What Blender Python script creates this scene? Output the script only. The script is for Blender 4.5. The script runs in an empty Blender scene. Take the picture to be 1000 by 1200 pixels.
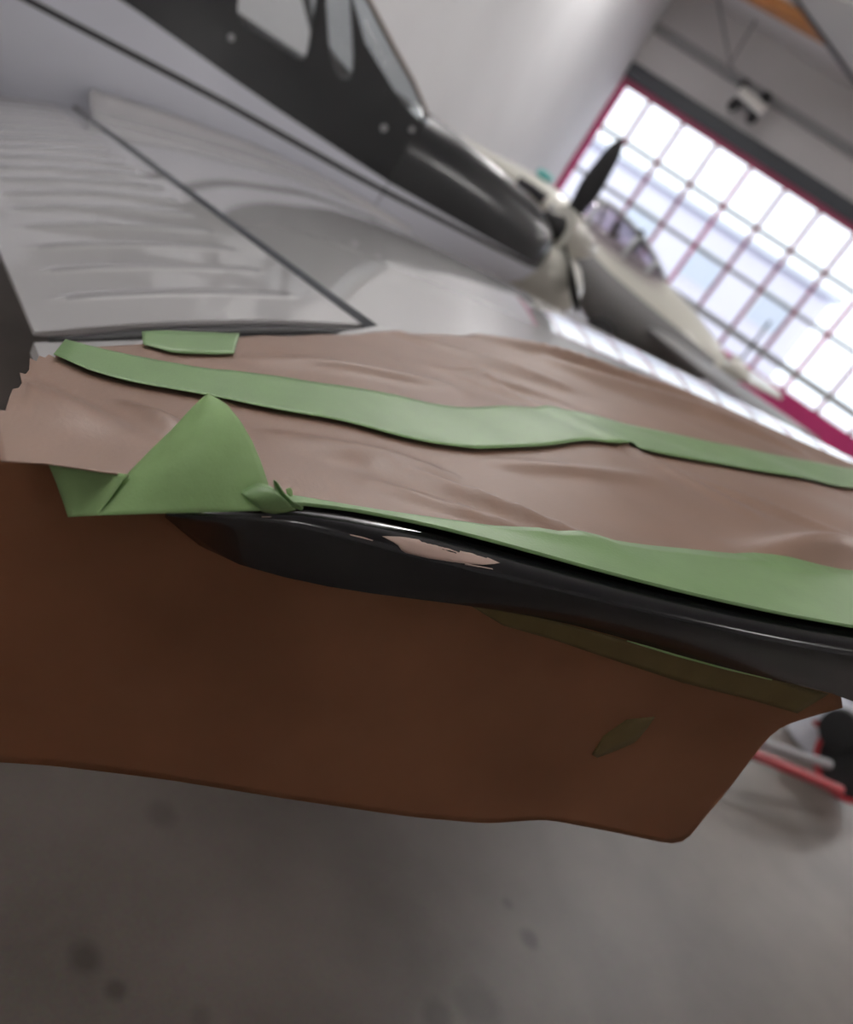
import bpy, bmesh, math, random
import numpy as np
from math import radians, sin, cos, pi, sqrt
from mathutils import Vector, Matrix
random.seed(4)
scene = bpy.context.scene
COL = scene.collection

# ------------------------------------------------------------------ camera
# world axes: +X towards the aircraft's nose, +Y inboard along its starboard wing, Z up
F, CX, CY = 1000.0, 500.0, 600.0
ROLL, PITCH, HEAD = radians(34), radians(21), radians(48)
H = 1.30
fwd = np.array([cos(PITCH)*cos(HEAD), cos(PITCH)*sin(HEAD), -sin(PITCH)])
_r0 = np.array([sin(HEAD), -cos(HEAD), 0.0])
_u0 = np.cross(_r0, fwd)
right = cos(ROLL)*_r0 + sin(ROLL)*_u0
up = -sin(ROLL)*_r0 + cos(ROLL)*_u0
CAM = np.array([0.0, 0.0, H])
cam = bpy.data.cameras.new('camera')
cam.sensor_fit = 'AUTO'
cam.sensor_width = 36.0
cam.lens = 36.0*F/1200.0
cam.clip_start = 0.02
cam.dof.use_dof = True
cam.dof.focus_distance = 0.66
cam.dof.aperture_fstop = 4.0
camo = bpy.data.objects.new('camera', cam)
M = Matrix.Identity(4)
for i in range(3):
    M[i][0], M[i][1], M[i][2], M[i][3] = right[i], up[i], -fwd[i], CAM[i]
camo.matrix_world = M
COL.objects.link(camo)
scene.camera = camo

# ------------------------------------------------------------------ light
world = bpy.data.worlds.new('sky')
scene.world = world
world.use_nodes = True
bg = world.node_tree.nodes['Background']
bg.inputs[0].default_value = (0.90, 0.95, 1.0, 1)
bg.inputs[1].default_value = 2.1
vs = scene.view_settings
vs.view_transform = 'Standard'
vs.look = 'None'
vs.exposure = 0.0
vs.gamma = 1.0
vs.use_curve_mapping = False
scene.cycles.max_bounces = 8
scene.cycles.diffuse_bounces = 5
scene.cycles.transparent_max_bounces = 12
scene.cycles.sample_clamp_indirect = 6.0
scene.cycles.caustics_reflective = False
scene.cycles.caustics_refractive = False

# ------------------------------------------------------------------ geometry helpers
DEL = radians(8.3)
S = 1.2
c_ = np.array([1.0, 0, 0])
s_ = np.array([0, cos(DEL), -sin(DEL)])
n_ = np.array([0, sin(DEL), cos(DEL)])
Z3 = np.array([0, 0, 1.0])

def ray(px, py):
    return right*(px-CX)/F + up*(CY-py)/F + fwd
def on_plane(px, py, p0, nn):
    r = ray(px, py)
    return CAM + r*(((np.asarray(p0, float)-CAM) @ nn)/(r @ nn))
def WP(x, n, s):                       # wing coordinates -> world
    return CAM + S*(x*c_ + n*n_ + s*s_)

class Hermite:
    def __init__(self, X, Y):
        self.X = np.array(X, float); self.Y = np.array(Y, float)
        d = np.diff(self.Y)/np.diff(self.X)
        m = np.empty_like(self.Y); m[0] = d[0]; m[-1] = d[-1]
        m[1:-1] = (d[:-1]+d[1:])/2
        self.m = m
    def __call__(self, x):
        X, Y, m = self.X, self.Y, self.m
        x = min(max(x, X[0]), X[-1])
        i = int(min(max(np.searchsorted(X, x)-1, 0), len(X)-2))
        h = X[i+1]-X[i]; t = (x-X[i])/h
        return (2*t**3-3*t*t+1)*Y[i]+(t**3-2*t*t+t)*h*m[i]+(-2*t**3+3*t*t)*Y[i+1]+(t**3-t*t)*h*m[i+1]
g = Hermite([-.3, .0, .205, .56, .834, 1.1, 1.35, 1.6, 1.76, 1.83, 1.85],
            [-.25, -.2, -.168, -.100, -.036, .015, .038, .012, -.05, -.105, -.16])
gl = Hermite([.0, .205, .56, .9, 1.3, 1.6, 1.76, 1.83, 1.85],
             [-.215, -.178, -.185, -.215, -.245, -.25, -.235, -.205, -.16])

def surf(px, py, off=0.0):             # where the view of this point of the wing lies: (x, s)
    r = ray(px, py); rc, rn, rs = r @ c_, r @ n_, r @ s_
    best = (9, 1)
    t = .15
    while t < 3.0:
        d = t*rn - (g(t*rc)+off)
        if d < best[0]: best = (d, t)
        if d <= 0: break
        t += .004
    t = best[1]
    return np.array([t*rc, t*rs])

def resample(pts, n):
    pts = np.array(pts, float)
    L = np.concatenate([[0], np.cumsum(np.linalg.norm(np.diff(pts, axis=0), axis=1))])
    u = np.linspace(0, L[-1], n)
    return np.stack([np.interp(u, L, pts[:, k]) for k in range(pts.shape[1])], 1)
def smooth(pts, it=2):
    pts = np.array(pts, float)
    for _ in range(it):
        q = pts.copy(); q[1:-1] = (pts[:-2]+2*pts[1:-1]+pts[2:])/4; pts = q
    return pts

def place(o, parent):
    if parent is not None:
        o.parent = parent
        o.matrix_parent_inverse = parent_world(parent).inverted()
def parent_world(p):
    m = Matrix.Translation(p.location)
    if p.parent: pass                  # a parented piece keeps world coordinates, so its own matrix is the identity
    return m if p.parent is None else Matrix.Identity(4)
def mesh(name, V, Fc, mat, parent=None, smoothed=True, mats=None, midx=None, thick=0.0):
    me = bpy.data.meshes.new(name)
    V = [tuple(float(a) for a in v) for v in V]
    loc = Vector((0, 0, 0))
    if parent is None:
        a = np.array(V); loc = Vector(((a[:, 0].min()+a[:, 0].max())/2, (a[:, 1].min()+a[:, 1].max())/2, a[:, 2].min()))
        V = [tuple(Vector(v)-loc) for v in V]
    me.from_pydata(V, [], [tuple(int(i) for i in f) for f in Fc])
    for m in (mats or [mat]): me.materials.append(m)
    if midx is not None:
        for p, i in zip(me.polygons, midx): p.material_index = i
    bm = bmesh.new(); bm.from_mesh(me)
    bmesh.ops.recalc_face_normals(bm, faces=bm.faces)
    bm.to_mesh(me); bm.free()
    if smoothed:
        for p in me.polygons: p.use_smooth = True
        me.set_sharp_from_angle(angle=radians(38))
    me.update()
    o = bpy.data.objects.new(name, me)
    o.location = loc
    COL.objects.link(o)
    place(o, parent)
    if thick:
        md = o.modifiers.new('thickness', 'SOLIDIFY'); md.thickness = thick; md.offset = 0
    return o
def grid(P):                           # P[i][j] -> verts, faces
    nu, nv = len(P), len(P[0])
    V = [P[i][j] for i in range(nu) for j in range(nv)]
    Fc = [(i*nv+j, i*nv+j+1, (i+1)*nv+j+1, (i+1)*nv+j) for i in range(nu-1) for j in range(nv-1)]
    return V, Fc
def merge(*parts):
    V, Fc = [], []
    for v, f in parts:
        b = len(V); V += list(v); Fc += [tuple(i+b for i in q) for q in f]
    return V, Fc
def tube(path, r, n=10, cap=True):
    path = [np.array(p, float) for p in path]
    rs = r if isinstance(r, (list, tuple)) else [r]*len(path)
    V, Fc = [], []
    ref = None
    for i, p in enumerate(path):
        d = path[min(i+1, len(path)-1)] - path[max(i-1, 0)]
        d = d/np.linalg.norm(d)
        if ref is None:
            ref = np.array([0, 0, 1.0]) if abs(d[2]) < .9 else np.array([1.0, 0, 0])
        a = np.cross(d, ref); a /= np.linalg.norm(a); b = np.cross(d, a); ref = np.cross(a, d)
        for k in range(n):
            t = 2*pi*k/n
            V.append(p + rs[i]*(cos(t)*a+sin(t)*b))
    for i in range(len(path)-1):
        for k in range(n):
            Fc.append((i*n+k, i*n+(k+1) % n, (i+1)*n+(k+1) % n, (i+1)*n+k))
    if cap:
        Fc.append(tuple(range(n))); Fc.append(tuple(range((len(path)-1)*n, len(path)*n)))
    return V, Fc
def box(p, ax, ay, az):                # centre and three half-axis vectors, edges chamfered
    p, ax, ay, az = [np.array(q, float) for q in (p, ax, ay, az)]
    L = [np.linalg.norm(q) for q in (ax, ay, az)]
    e = min(L)*.12
    V, idx = [], {}
    A = [ax, ay, az]
    bm = bmesh.new()
    for sx in (-1, 1):
        for sy in (-1, 1):
            for sz in (-1, 1):
                idx[(sx, sy, sz)] = bm.verts.new(tuple(p+sx*ax+sy*ay+sz*az))
    q = idx
    for f in (((-1,-1,-1),(-1,-1,1),(-1,1,1),(-1,1,-1)), ((1,-1,-1),(1,1,-1),(1,1,1),(1,-1,1)),
              ((-1,-1,-1),(1,-1,-1),(1,-1,1),(-1,-1,1)), ((-1,1,-1),(-1,1,1),(1,1,1),(1,1,-1)),
              ((-1,-1,-1),(-1,1,-1),(1,1,-1),(1,-1,-1)), ((-1,-1,1),(1,-1,1),(1,1,1),(-1,1,1))):
        bm.faces.new([q[k] for k in f])
    bmesh.ops.bevel(bm, geom=list(bm.edges), offset=e, segments=1, affect='EDGES')
    bm.verts.index_update()
    V = [np.array(v.co) for v in bm.verts]; Fc = [tuple(v.index for v in f.verts) for f in bm.faces]
    bm.free()
    return V, Fc
def lathe(prof, o, d, n=24):           # prof: (distance along d, radius)
    o = np.array(o, float); d = np.array(d, float); d /= np.linalg.norm(d)
    ref = Z3 if abs(d[2]) < .9 else np.array([1.0, 0, 0])
    a = np.cross(d, ref); a /= np.linalg.norm(a); b = np.cross(d, a)
    V = [o+d*h+r*(cos(2*pi*k/n)*a+sin(2*pi*k/n)*b) for h, r in prof for k in range(n)]
    Fc = [(i*n+k, i*n+(k+1) % n, (i+1)*n+(k+1) % n, (i+1)*n+k) for i in range(len(prof)-1) for k in range(n)]
    Fc += [tuple(range(n)), tuple(range((len(prof)-1)*n, len(prof)*n))]
    return V, Fc
def thing(name, loc, label, cat, group=None):
    o = bpy.data.objects.new(name, None)
    o.empty_display_size = .1
    o.location = tuple(float(a) for a in loc)
    COL.objects.link(o)
    return tag(o, label, cat, group)
def tag(o, label, cat, group=None):
    o['label'] = label; o['category'] = cat
    if group: o['group'] = group
    return o
def structure(o):
    o['kind'] = 'structure'; return o

# ------------------------------------------------------------------ materials
def pbr(name, col, rough=.5, metal=0.0, coat=0.0, spec=.5, noise=None, bump=None, trans=None):
    m = bpy.data.materials.new(name); m.use_nodes = True
    nt = m.node_tree; b = nt.nodes['Principled BSDF']
    b.inputs['Base Color'].default_value = (*col, 1)
    b.inputs['Roughness'].default_value = rough
    b.inputs['Metallic'].default_value = metal
    b.inputs['Specular IOR Level'].default_value = spec
    b.inputs['Coat Weight'].default_value = coat
    b.inputs['Coat Roughness'].default_value = .04
    tc = nt.nodes.new('ShaderNodeTexCoord')
    if noise:                          # (scale, amount, detail)
        nz = nt.nodes.new('ShaderNodeTexNoise'); nz.inputs['Scale'].default_value = noise[0]; nz.inputs['Detail'].default_value = noise[2]
        nt.links.new(tc.outputs['Object'], nz.inputs['Vector'])
        mr = nt.nodes.new('ShaderNodeMapRange'); mr.inputs[1].default_value = .3; mr.inputs[2].default_value = .7
        mr.inputs[3].default_value = 1-noise[1]; mr.inputs[4].default_value = 1+noise[1]
        nt.links.new(nz.outputs['Fac'], mr.inputs[0])
        mx = nt.nodes.new('ShaderNodeVectorMath'); mx.operation = 'SCALE'
        mx.inputs[0].default_value = col
        nt.links.new(mr.outputs[0], mx.inputs['Scale'])
        nt.links.new(mx.outputs[0], b.inputs['Base Color'])
        m['colour_node'] = mx.name
    if bump:                           # (scale, strength, distance)
        nb = nt.nodes.new('ShaderNodeTexNoise'); nb.inputs['Scale'].default_value = bump[0]; nb.inputs['Detail'].default_value = 4
        nt.links.new(tc.outputs['Object'], nb.inputs['Vector'])
        bp = nt.nodes.new('ShaderNodeBump'); bp.inputs['Strength'].default_value = bump[1]; bp.inputs['Distance'].default_value = bump[2]
        nt.links.new(nb.outputs['Fac'], bp.inputs['Height']); nt.links.new(bp.outputs[0], b.inputs['Normal'])
    if trans:                          # (weight, colour): thin sheet that lets light through
        t = nt.nodes.new('ShaderNodeBsdfTranslucent'); t.inputs[0].default_value = (*trans[1], 1)
        mix = nt.nodes.new('ShaderNodeMixShader'); mix.inputs[0].default_value = trans[0]
        out = nt.nodes['Material Output']
        nt.links.new(b.outputs[0], mix.inputs[1]); nt.links.new(t.outputs[0], mix.inputs[2]); nt.links.new(mix.outputs[0], out.inputs[0])
    return m
def thin_glass(name, tint=(1, 1, 1), gloss=.08):
    m = bpy.data.materials.new(name); m.use_nodes = True
    nt = m.node_tree; nt.nodes.remove(nt.nodes['Principled BSDF'])
    t = nt.nodes.new('ShaderNodeBsdfTransparent'); t.inputs[0].default_value = (*tint, 1)
    gsy = nt.nodes.new('ShaderNodeBsdfGlossy'); gsy.inputs['Roughness'].default_value = .03
    mix = nt.nodes.new('ShaderNodeMixShader'); mix.inputs[0].default_value = gloss
    nt.links.new(t.outputs[0], mix.inputs[1]); nt.links.new(gsy.outputs[0], mix.inputs[2])
    nt.links.new(mix.outputs[0], nt.nodes['Material Output'].inputs[0])
    return m
MT = dict(
    white=pbr('white gloss paint', (.64, .63, .63), .25, coat=1.0),
    fus_white=pbr('bluish white paint', (.76, .78, .86), .3, coat=.4),
    black=pbr('black paint', (.010, .0115, .013), .32, coat=.3),
    tip=pbr('glossy black paint', (.006, .006, .007), .25, coat=.35, spec=.35),
    chip=pbr('bare pink primer', (.46, .33, .28), .6),
    scratch=pbr('scuffed paint', (.10, .09, .09), .5),
    dark=pbr('dark rubber', (.012, .012, .013), .6),
    paper=pbr('brown masking paper', (.285, .176, .127), .42, spec=.7, noise=(9, .07, 5), bump=(260, .12, .002), trans=(.06, (.5, .25, .12))),
    sheet=pbr('brown kraft paper', (.25, .12, .064), .6, spec=.15, noise=(14, .12, 5), bump=(300, .12, .002), trans=(.36, (.55, .25, .10))),
    olive=pbr('olive tape dimmed through paper', (.11, .078, .030), .6, spec=.15, noise=(40, .1, 4)),  # tape seen through the paper: its dimmed colour painted on the front
    bead_shade=pbr('white paint bead shade', (.27, .265, .27), .5),  # dark reflection along each bead, painted into its near side
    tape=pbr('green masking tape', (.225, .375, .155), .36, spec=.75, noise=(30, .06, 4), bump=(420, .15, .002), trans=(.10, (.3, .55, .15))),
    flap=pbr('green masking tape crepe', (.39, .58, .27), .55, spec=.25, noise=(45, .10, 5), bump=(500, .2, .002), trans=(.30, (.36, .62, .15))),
    floor=None,
    wall=pbr('white wall paint', (.82, .82, .83), .8, noise=(.6, .03, 3)),
    wall2=pbr('grey plaster', (.74, .725, .725), .8, noise=(.5, .04, 3)),
    ceil=pbr('ceiling paint', (.80, .79, .79), .8),
    steel=pbr('dark grey steel', (.045, .05, .06), .5),
    purlin=pbr('grey steel', (.33, .33, .34), .5),
    magenta=pbr('crimson door paint', (.55, .03, .17), .45, coat=.2),
    rose=pbr('rose door paint', (.36, .06, .13), .5),
    greyrail=pbr('grey door rail', (.40, .42, .42), .5),
    wood=pbr('orange timber', (.48, .20, .06), .6, noise=(3, .15, 4)),
    panel=pbr('grey panel', (.58, .58, .56), .7),
    cream=pbr('cream paint', (.66, .65, .58), .3, coat=.4),
    grey=pbr('mid grey paint and shade', (.25, .25, .25), .4),
    teal=pbr('teal paint', (.10, .42, .40), .4),
    red=pbr('red paint', (.40, .02, .03), .4, coat=.3),
    trimbrown=pbr('brown seal', (.20, .14, .10), .6),
    lamp=pbr('off white tube', (.86, .85, .80), .4),
    seat=pbr('dark seat cloth', (.02, .02, .025), .8),
    apron=pbr('pale apron concrete', (.72, .72, .74), .9, noise=(.4, .1, 4)),
    pane=thin_glass('door glass', (.97, .98, 1.0), .06),
    glass=thin_glass('cockpit glass', (.90, .92, .93), .10),
    canopy=thin_glass('canopy glass', (.84, .81, .85), .12),
)
def floor_material(stains):
    m = bpy.data.materials.new('worn concrete'); m.use_nodes = True
    nt = m.node_tree; b = nt.nodes['Principled BSDF']; L = nt.links.new
    tc = nt.nodes.new('ShaderNodeTexCoord')
    geo = nt.nodes.new('ShaderNodeNewGeometry')
    n1 = nt.nodes.new('ShaderNodeTexNoise'); n1.inputs['Scale'].default_value = 2.2; n1.inputs['Detail'].default_value = 6
    n2 = nt.nodes.new('ShaderNodeTexNoise'); n2.inputs['Scale'].default_value = 160; n2.inputs['Detail'].default_value = 3
    for q in (n1, n2): L(geo.outputs['Position'], q.inputs['Vector'])
    cr = nt.nodes.new('ShaderNodeValToRGB')
    cr.color_ramp.elements[0].position = .3; cr.color_ramp.elements[0].color = (.115, .098, .086, 1)
    cr.color_ramp.elements[1].position = .7; cr.color_ramp.elements[1].color = (.195, .168, .149, 1)
    L(n1.outputs['Fac'], cr.inputs[0])
    last = cr.outputs[0]
    mx = nt.nodes.new('ShaderNodeMix'); mx.data_type = 'RGBA'; mx.blend_type = 'OVERLAY'; mx.inputs[0].default_value = .25
    L(last, mx.inputs[6]); L(n2.outputs['Color'], mx.inputs[7]); last = mx.outputs[2]
    for (x, y, r, a) in stains:        # oil spots on the slab
        d = nt.nodes.new('ShaderNodeVectorMath'); d.operation = 'DISTANCE'; d.inputs[1].default_value = (x, y, 0)
        wob = nt.nodes.new('ShaderNodeVectorMath'); wob.operation = 'MULTIPLY_ADD'
        nz = nt.nodes.new('ShaderNodeTexNoise'); nz.inputs['Scale'].default_value = 9
        L(geo.outputs['Position'], nz.inputs['Vector'])
        wob.inputs[1].default_value = (r*1.2,)*3
        L(nz.outputs['Color'], wob.inputs[0]); L(geo.outputs['Position'], wob.inputs[2])
        sub = nt.nodes.new('ShaderNodeVectorMath'); sub.operation = 'SUBTRACT'; sub.inputs[1].default_value = (r*.6,)*3
        L(wob.outputs[0], sub.inputs[0])
        fl = nt.nodes.new('ShaderNodeVectorMath'); fl.operation = 'MULTIPLY'; fl.inputs[1].default_value = (1, 1, 0)
        L(sub.outputs[0], fl.inputs[0]); L(fl.outputs[0], d.inputs[0])
        mr = nt.nodes.new('ShaderNodeMapRange'); mr.inputs[1].default_value = r*.5; mr.inputs[2].default_value = r*1.3
        mr.inputs[3].default_value = a; mr.inputs[4].default_value = 0
        L(d.outputs['Value'], mr.inputs[0])
        mm = nt.nodes.new('ShaderNodeMix'); mm.data_type = 'RGBA'
        L(mr.outputs[0], mm.inputs[0]); L(last, mm.inputs[6]); mm.inputs[7].default_value = (.04, .035, .03, 1)
        last = mm.outputs[2]
    L(last, b.inputs['Base Color'])
    b.inputs['Roughness'].default_value = .38
    b.inputs['Specular IOR Level'].default_value = .4
    return m

# ------------------------------------------------------------------ the hangar
DH = radians(41)
N = np.array([cos(DH), sin(DH), 0]); T = np.array([-sin(DH), cos(DH), 0])   # N: out through the door, T: along it to the left
DD = 24.0
KS = DD/14.0
def zk(z): return H+(z-H)*KS         # heights read on a nearer copy of the wall, carried back to the wall itself
P0 = N*DD
def DW(px, py):                        # point of the door wall -> (b along T, z)
    q = on_plane(px, py, P0, N); return q @ T, q[2]
def R(a, b, z): return N*a + T*b + Z3*z
B0 = 2.90*KS                           # corner with the left wall
ZTOP = DW(735, 82)[1]
ZC = zk(4.66)
BR = -14.0; AB = -9.0

stain_px = ((100, 1122, .028, .6), (136, 1160, .018, .6), (190, 953, .03, .35), (622, 1102, .026, .65), (595, 1060, .015, .4), (562, 1180, .05, .4), (515, 1195, .035, .45), (235, 1196, .02, .3))
stains = []
for px, py, r, a in stain_px:
    q = on_plane(px, py, (0, 0, 0), Z3); stains.append((q[0], q[1], r, a))
MT['floor'] = floor_material(stains)
def slab(name, o, ax, ay, az, mat):
    return structure(mesh(name, *box(o, ax, ay, az), mat, smoothed=False))
am, bm_ = (AB+DD)/2, (BR+B0)/2
slab('floor', R(am, bm_, -.06), N*((DD-AB)/2+.18), T*((B0-BR)/2+.18), Z3*.06, MT['floor'])
slab('floor_outside', R(DD+15.2, bm_, -.08), N*15.0, T*25, Z3*.06, MT['apron'])
slab('wall_left', R(am, B0+.1, ZC/2), N*((DD-AB)/2+.25), T*.1, Z3*(ZC/2+.1), MT['wall'])
slab('wall_right', R(am, BR-.1, ZC/2), N*(DD-AB)/2, T*.1, Z3*ZC/2, MT['wall2'])
slab('wall_front', R(DD+.1, bm_, (ZTOP-.02+ZC+.1)/2), N*.1, T*((B0-BR)/2+.3), Z3*(ZC+.1-ZTOP+.02)/2, MT['wall2'])
slab('wall_back', R(AB-.1, bm_, ZC/2), N*.1, T*((B0-BR)/2+.3), Z3*(ZC/2+.1), MT['wall2'])
slab('ceiling', R(am, bm_, ZC+.06), N*((DD-AB)/2+.2), T*((B0-BR)/2+.2), Z3*.06, MT['ceil'])
yard = R(DD+16, 0, 0)
ob = thing('building', yard, 'pale lilac building across the yard, seen through the hangar door panes', 'building')
lil, fr_m, gl_m = pbr('pale lilac render', (.80, .78, .86), .8), pbr('pale frame', (.8, .8, .8), .5), pbr('pale blue blind', (.62, .68, .76), .4)
mesh('wall', *box(yard+Z3*2.0+T*2.2, N*3, T*6.2, Z3*2.0), lil, ob, smoothed=False)
mesh('roof', *box(yard+Z3*4.12+T*2.2, N*3.3, T*6.5, Z3*.12), pbr('pale sheet roof', (.70, .73, .80), .6), ob, smoothed=False)
for db in (-2.4, .8, 4.0):
    wv = mesh('window', *box(yard+Z3*2.4+T*db-N*3.02, N*.05, T*.8, Z3*.7), fr_m, ob, smoothed=False)
    mesh('pane', *box(yard+Z3*2.4+T*db-N*3.07, N*.02, T*.72, Z3*.62), gl_m, wv, smoothed=False)
# beam where the front wall meets the ceiling, and the rail over the door
zb = (DW(1000, 185)[1]+DW(845, 75)[1])/2
slab('trim_1', R(DD-.05, bm_, zb), N*.06, T*(B0-BR)/2, Z3*.11, MT['purlin'])
slab('trim_2', R(DD-.06, bm_, ZTOP+.04), N*.08, T*(B0-BR)/2, Z3*.19, MT['steel'])

# folding door: tall leaves of panes between slim uprights, solid kick panel below
door = bpy.data.objects.new('door_1', None); door.location = tuple(R(DD, B0, 0)); COL.objects.link(door); structure(door)
pitch = .588*KS
edges = [B0-.10, 2.37*KS]
while edges[-1] > BR+.8: edges.append(edges[-1]-pitch)
z_top, z_kick = zk(3.22), zk(.93)
zr = [z_top, zk(2.56), zk(1.90), zk(1.20), z_kick]
def dpart(name, P, mat): return mesh(name, *P, mat, door, smoothed=False)
dpart('top_rail', box(R(DD, bm_, z_top+.05), N*.04, T*(B0-BR)/2, Z3*.11), MT['rose'])
dpart('kick_panel', box(R(DD, (B0+BR)/2, z_kick/2), N*.035, T*(B0-BR)/2, Z3*z_kick/2), MT['magenta'])
dpart('middle_rail', box(R(DD-.02, bm_, zr[3]), N*.035, T*(B0-BR)/2, Z3*.09), MT['greyrail'])
for i, e in enumerate(edges):
    dpart('upright', box(R(DD, e, (z_top+z_kick)/2), N*.03, T*(.10 if i == 0 else .055), Z3*(z_top-z_kick)/2), MT['rose'] if i % 4 else MT['magenta'])
for i in range(len(edges)-1):
    b1, b2 = edges[i], edges[i+1]
    for k in range(4):
        dpart('pane', box(R(DD, (b1+b2)/2, (zr[k]+zr[k+1])/2), N*.004, T*((b1-b2)/2), Z3*((zr[k]-zr[k+1])/2)), MT['pane'])
        if k in (1, 2):
            dpart('glazing_bar', box(R(DD, (b1+b2)/2, zr[k]), N*.02, T*((b1-b2)/2-.05), Z3*.055), MT['greyrail'])

# rows of tube-shaped fill lights added unseen under the ceiling: shine down and up
FILL_DOWN, FILL_UP = 88.0, 150.0
for a in (-3.5, 3.5, 10.0, 17.0):
    for b in (-9.0, -4.0, 3.4) if a > 8 else (-9.0, 3.4):
        dim = 1.0 if b < -5 and a < 8 else 1.0
        o = R(a, b, ZC-.45)
        structure(mesh('fill_light_body', *merge(box(o, N*.9, T*.06, Z3*.035), box(o+N*.5+Z3*.22, N*.01, T*.01, Z3*.23), box(o-N*.5+Z3*.22, N*.01, T*.01, Z3*.23)), MT['lamp'], smoothed=False))
        for sg, e in ((-1, FILL_DOWN), (1, FILL_UP)):
            l = bpy.data.lights.new('fill_light', 'AREA'); l.shape = 'RECTANGLE'; l.size = 1.8; l.size_y = .22; l.energy = e*dim
            l.color = (1.0, .975, .96)
            lo = bpy.data.objects.new('fill_light', l); lo.location = tuple(o+Z3*.06*sg)
            lo.rotation_euler = (0 if sg < 0 else pi, 0, DH); COL.objects.link(lo)

# things up at the ceiling
def on_z(px, py, z): return on_plane(px, py, (0, 0, z), Z3)
la = DD-.6
lt = thing('ceiling_lamp', R(la, 1.13*KS, zk(3.62)), 'dark boxy lamp with a white tube hanging above the hangar door', 'lamp')
lc = R(la, 1.13*KS, zk(3.80))
mesh('lamp_body', *box(lc+N*.08, N*.14, T*.36, Z3*.15), MT['steel'], lt)
mesh('tube', *tube([lc-N*.34+T*.33+Z3*.05, lc-N*.34-T*.42-Z3*.05], .13, 14), MT['lamp'], lt)
for db, dz in ((.32, .22), (-.26, .26), (.28, -.24), (-.26, -.25)):
    mesh('socket', *lathe([(0, .08), (.05, .13), (.16, .14), (.22, .08)], lc-N*.2+T*db+Z3*dz, N, 14), MT['dark'], lt)
fork = R(la, 1.66*KS, zk(4.07))
for e in (R(la, 2.32*KS, ZC), R(la, 1.70*KS, ZC)):
    mesh('cable', *tube([lc+T*.2+Z3*.15, fork, e], .03, 8), MT['purlin'], lt)

tb1, tb2 = on_z(880, -8, ZC-.12), on_z(975, 45, ZC-.12)
tdir = (tb2-tb1)/np.linalg.norm(tb2-tb1)
slab('trim_3', (tb1+tb2)/2-tdir*.3, tdir*1.9, np.cross(Z3, tdir)*.24, Z3*.11, MT['wood'])
pa, pb_ = on_z(905, -40, ZC-.30), on_z(1040, 148, ZC-.30)
pdir = (pb_-pa)/np.linalg.norm(pb_-pa); pn = np.cross(Z3, pdir)
if pn @ (on_z(1000, 20, ZC-.30)-pa) < 0: pn = -pn
slab('trim_4', (pa+pb_)/2+pn*1.2+Z3*.05, pdir*2.6, pn*1.2, Z3*.04, MT['panel'])
slab('trim_5', (pa+pb_)/2+pn*.0+Z3*.03, pdir*2.6, pn*.05, Z3*.07, MT['steel'])

# ------------------------------------------------------------------ the aircraft being painted
plane_ = thing('airplane', (1.2, 4.0, 0), 'white low-wing airplane with a black cabin and three-blade propeller', 'airplane')
XH, STIP, SAIL, SROOT = .56, .47, .913, 3.35
def section(x0, s, k=30, eps=.0):
    xs = [x0+(1.85-x0)*(1-cos(pi*i/(k-1)/1.0))/2 for i in range(k)]
    return [WP(x, g(x), s) for x in xs]+[WP(x, gl(x), s) for x in xs[::-1][1:]]
def lofted(rings, cap=True):
    m = len(rings[0]); V = [p for r in rings for p in r]
    Fc = [(i*m+j, i*m+(j+1) % m, (i+1)*m+(j+1) % m, (i+1)*m+j) for i in range(len(rings)-1) for j in range(m)]
    if cap: Fc += [tuple(range(m)), tuple(range((len(rings)-1)*m, len(rings)*m))]
    return V, Fc
hx, hn, tx, tn = .554, -.108, .207, -.252
def section_a(s):
    w = min(max((s-.60)/.17, 0), 1); w = w*w*(3-2*w)
    out = []
    for x, up_ in [(q, 1) for q in [.205+(1.85-.205)*(1-cos(pi*i/39))/2 for i in range(40)]]+[(q, 0) for q in [.205+(1.85-.205)*(1-cos(pi*i/39))/2 for i in range(40)][::-1][1:]]:
        n = g(x) if up_ else gl(x)
        if x < XH:
            d = hn+(tn-hn)*(hx-x)/(hx-tx)-(.004 if up_ else .016)
            n = min(n, n*(1-w)+d*w) if up_ else min(n, d)*w+n*(1-w)
        out.append(WP(x, n, s))
    return out
A_ = lofted([section_a(s) for s in (STIP, .6, .64, .68, .72, .77, .84, SAIL)])
B_ = lofted([section(XH, s) for s in np.linspace(SAIL, SROOT, 9)])
wing = mesh('wing', *merge(A_, B_), MT['white'], plane_)

# drooped aileron with pressed stiffening beads across it
def aileron():
    nv, P = 26, []
    ss = [SAIL+.022]
    b0, per, w = 1.045, .118, .013
    ks = 20
    for k in range(ks):
        m = b0+per*k
        for d in (-2.2, -1, -.5, 0, .5, 1, 2.2): ss.append(m+d*w*.8)
    ss = sorted(q for q in ss if q < SROOT-.02)+[SROOT-.02]
    nl = Vector((-(hn-tn), (hx-tx))).normalized()
    for s in ss:
        row = []
        for j in range(nv):
            f = j/(nv-1)
            x, n = tx+(hx-tx)*f, tn+(hn-tn)*f+.010*sin(pi*f)
            e = min(max((f-.10)/.06, 0), 1)*min(max((.86-f)/.06, 0), 1)
            bead = sum(math.exp(-((s-(b0+per*k))/(w*.6))**2) for k in range(ks))*.0032*e
            x -= nl[0]*0; n += bead
            row.append(WP(x, n, s))
        for j in range(nv-1, -1, -1):
            f = j/(nv-1)
            row.append(WP(tx+(hx-tx)*f, tn+(hn-tn)*f-.004-.05*f, s))
        P.append(row)
    return lofted(P)
aV, aF = aileron()
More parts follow.
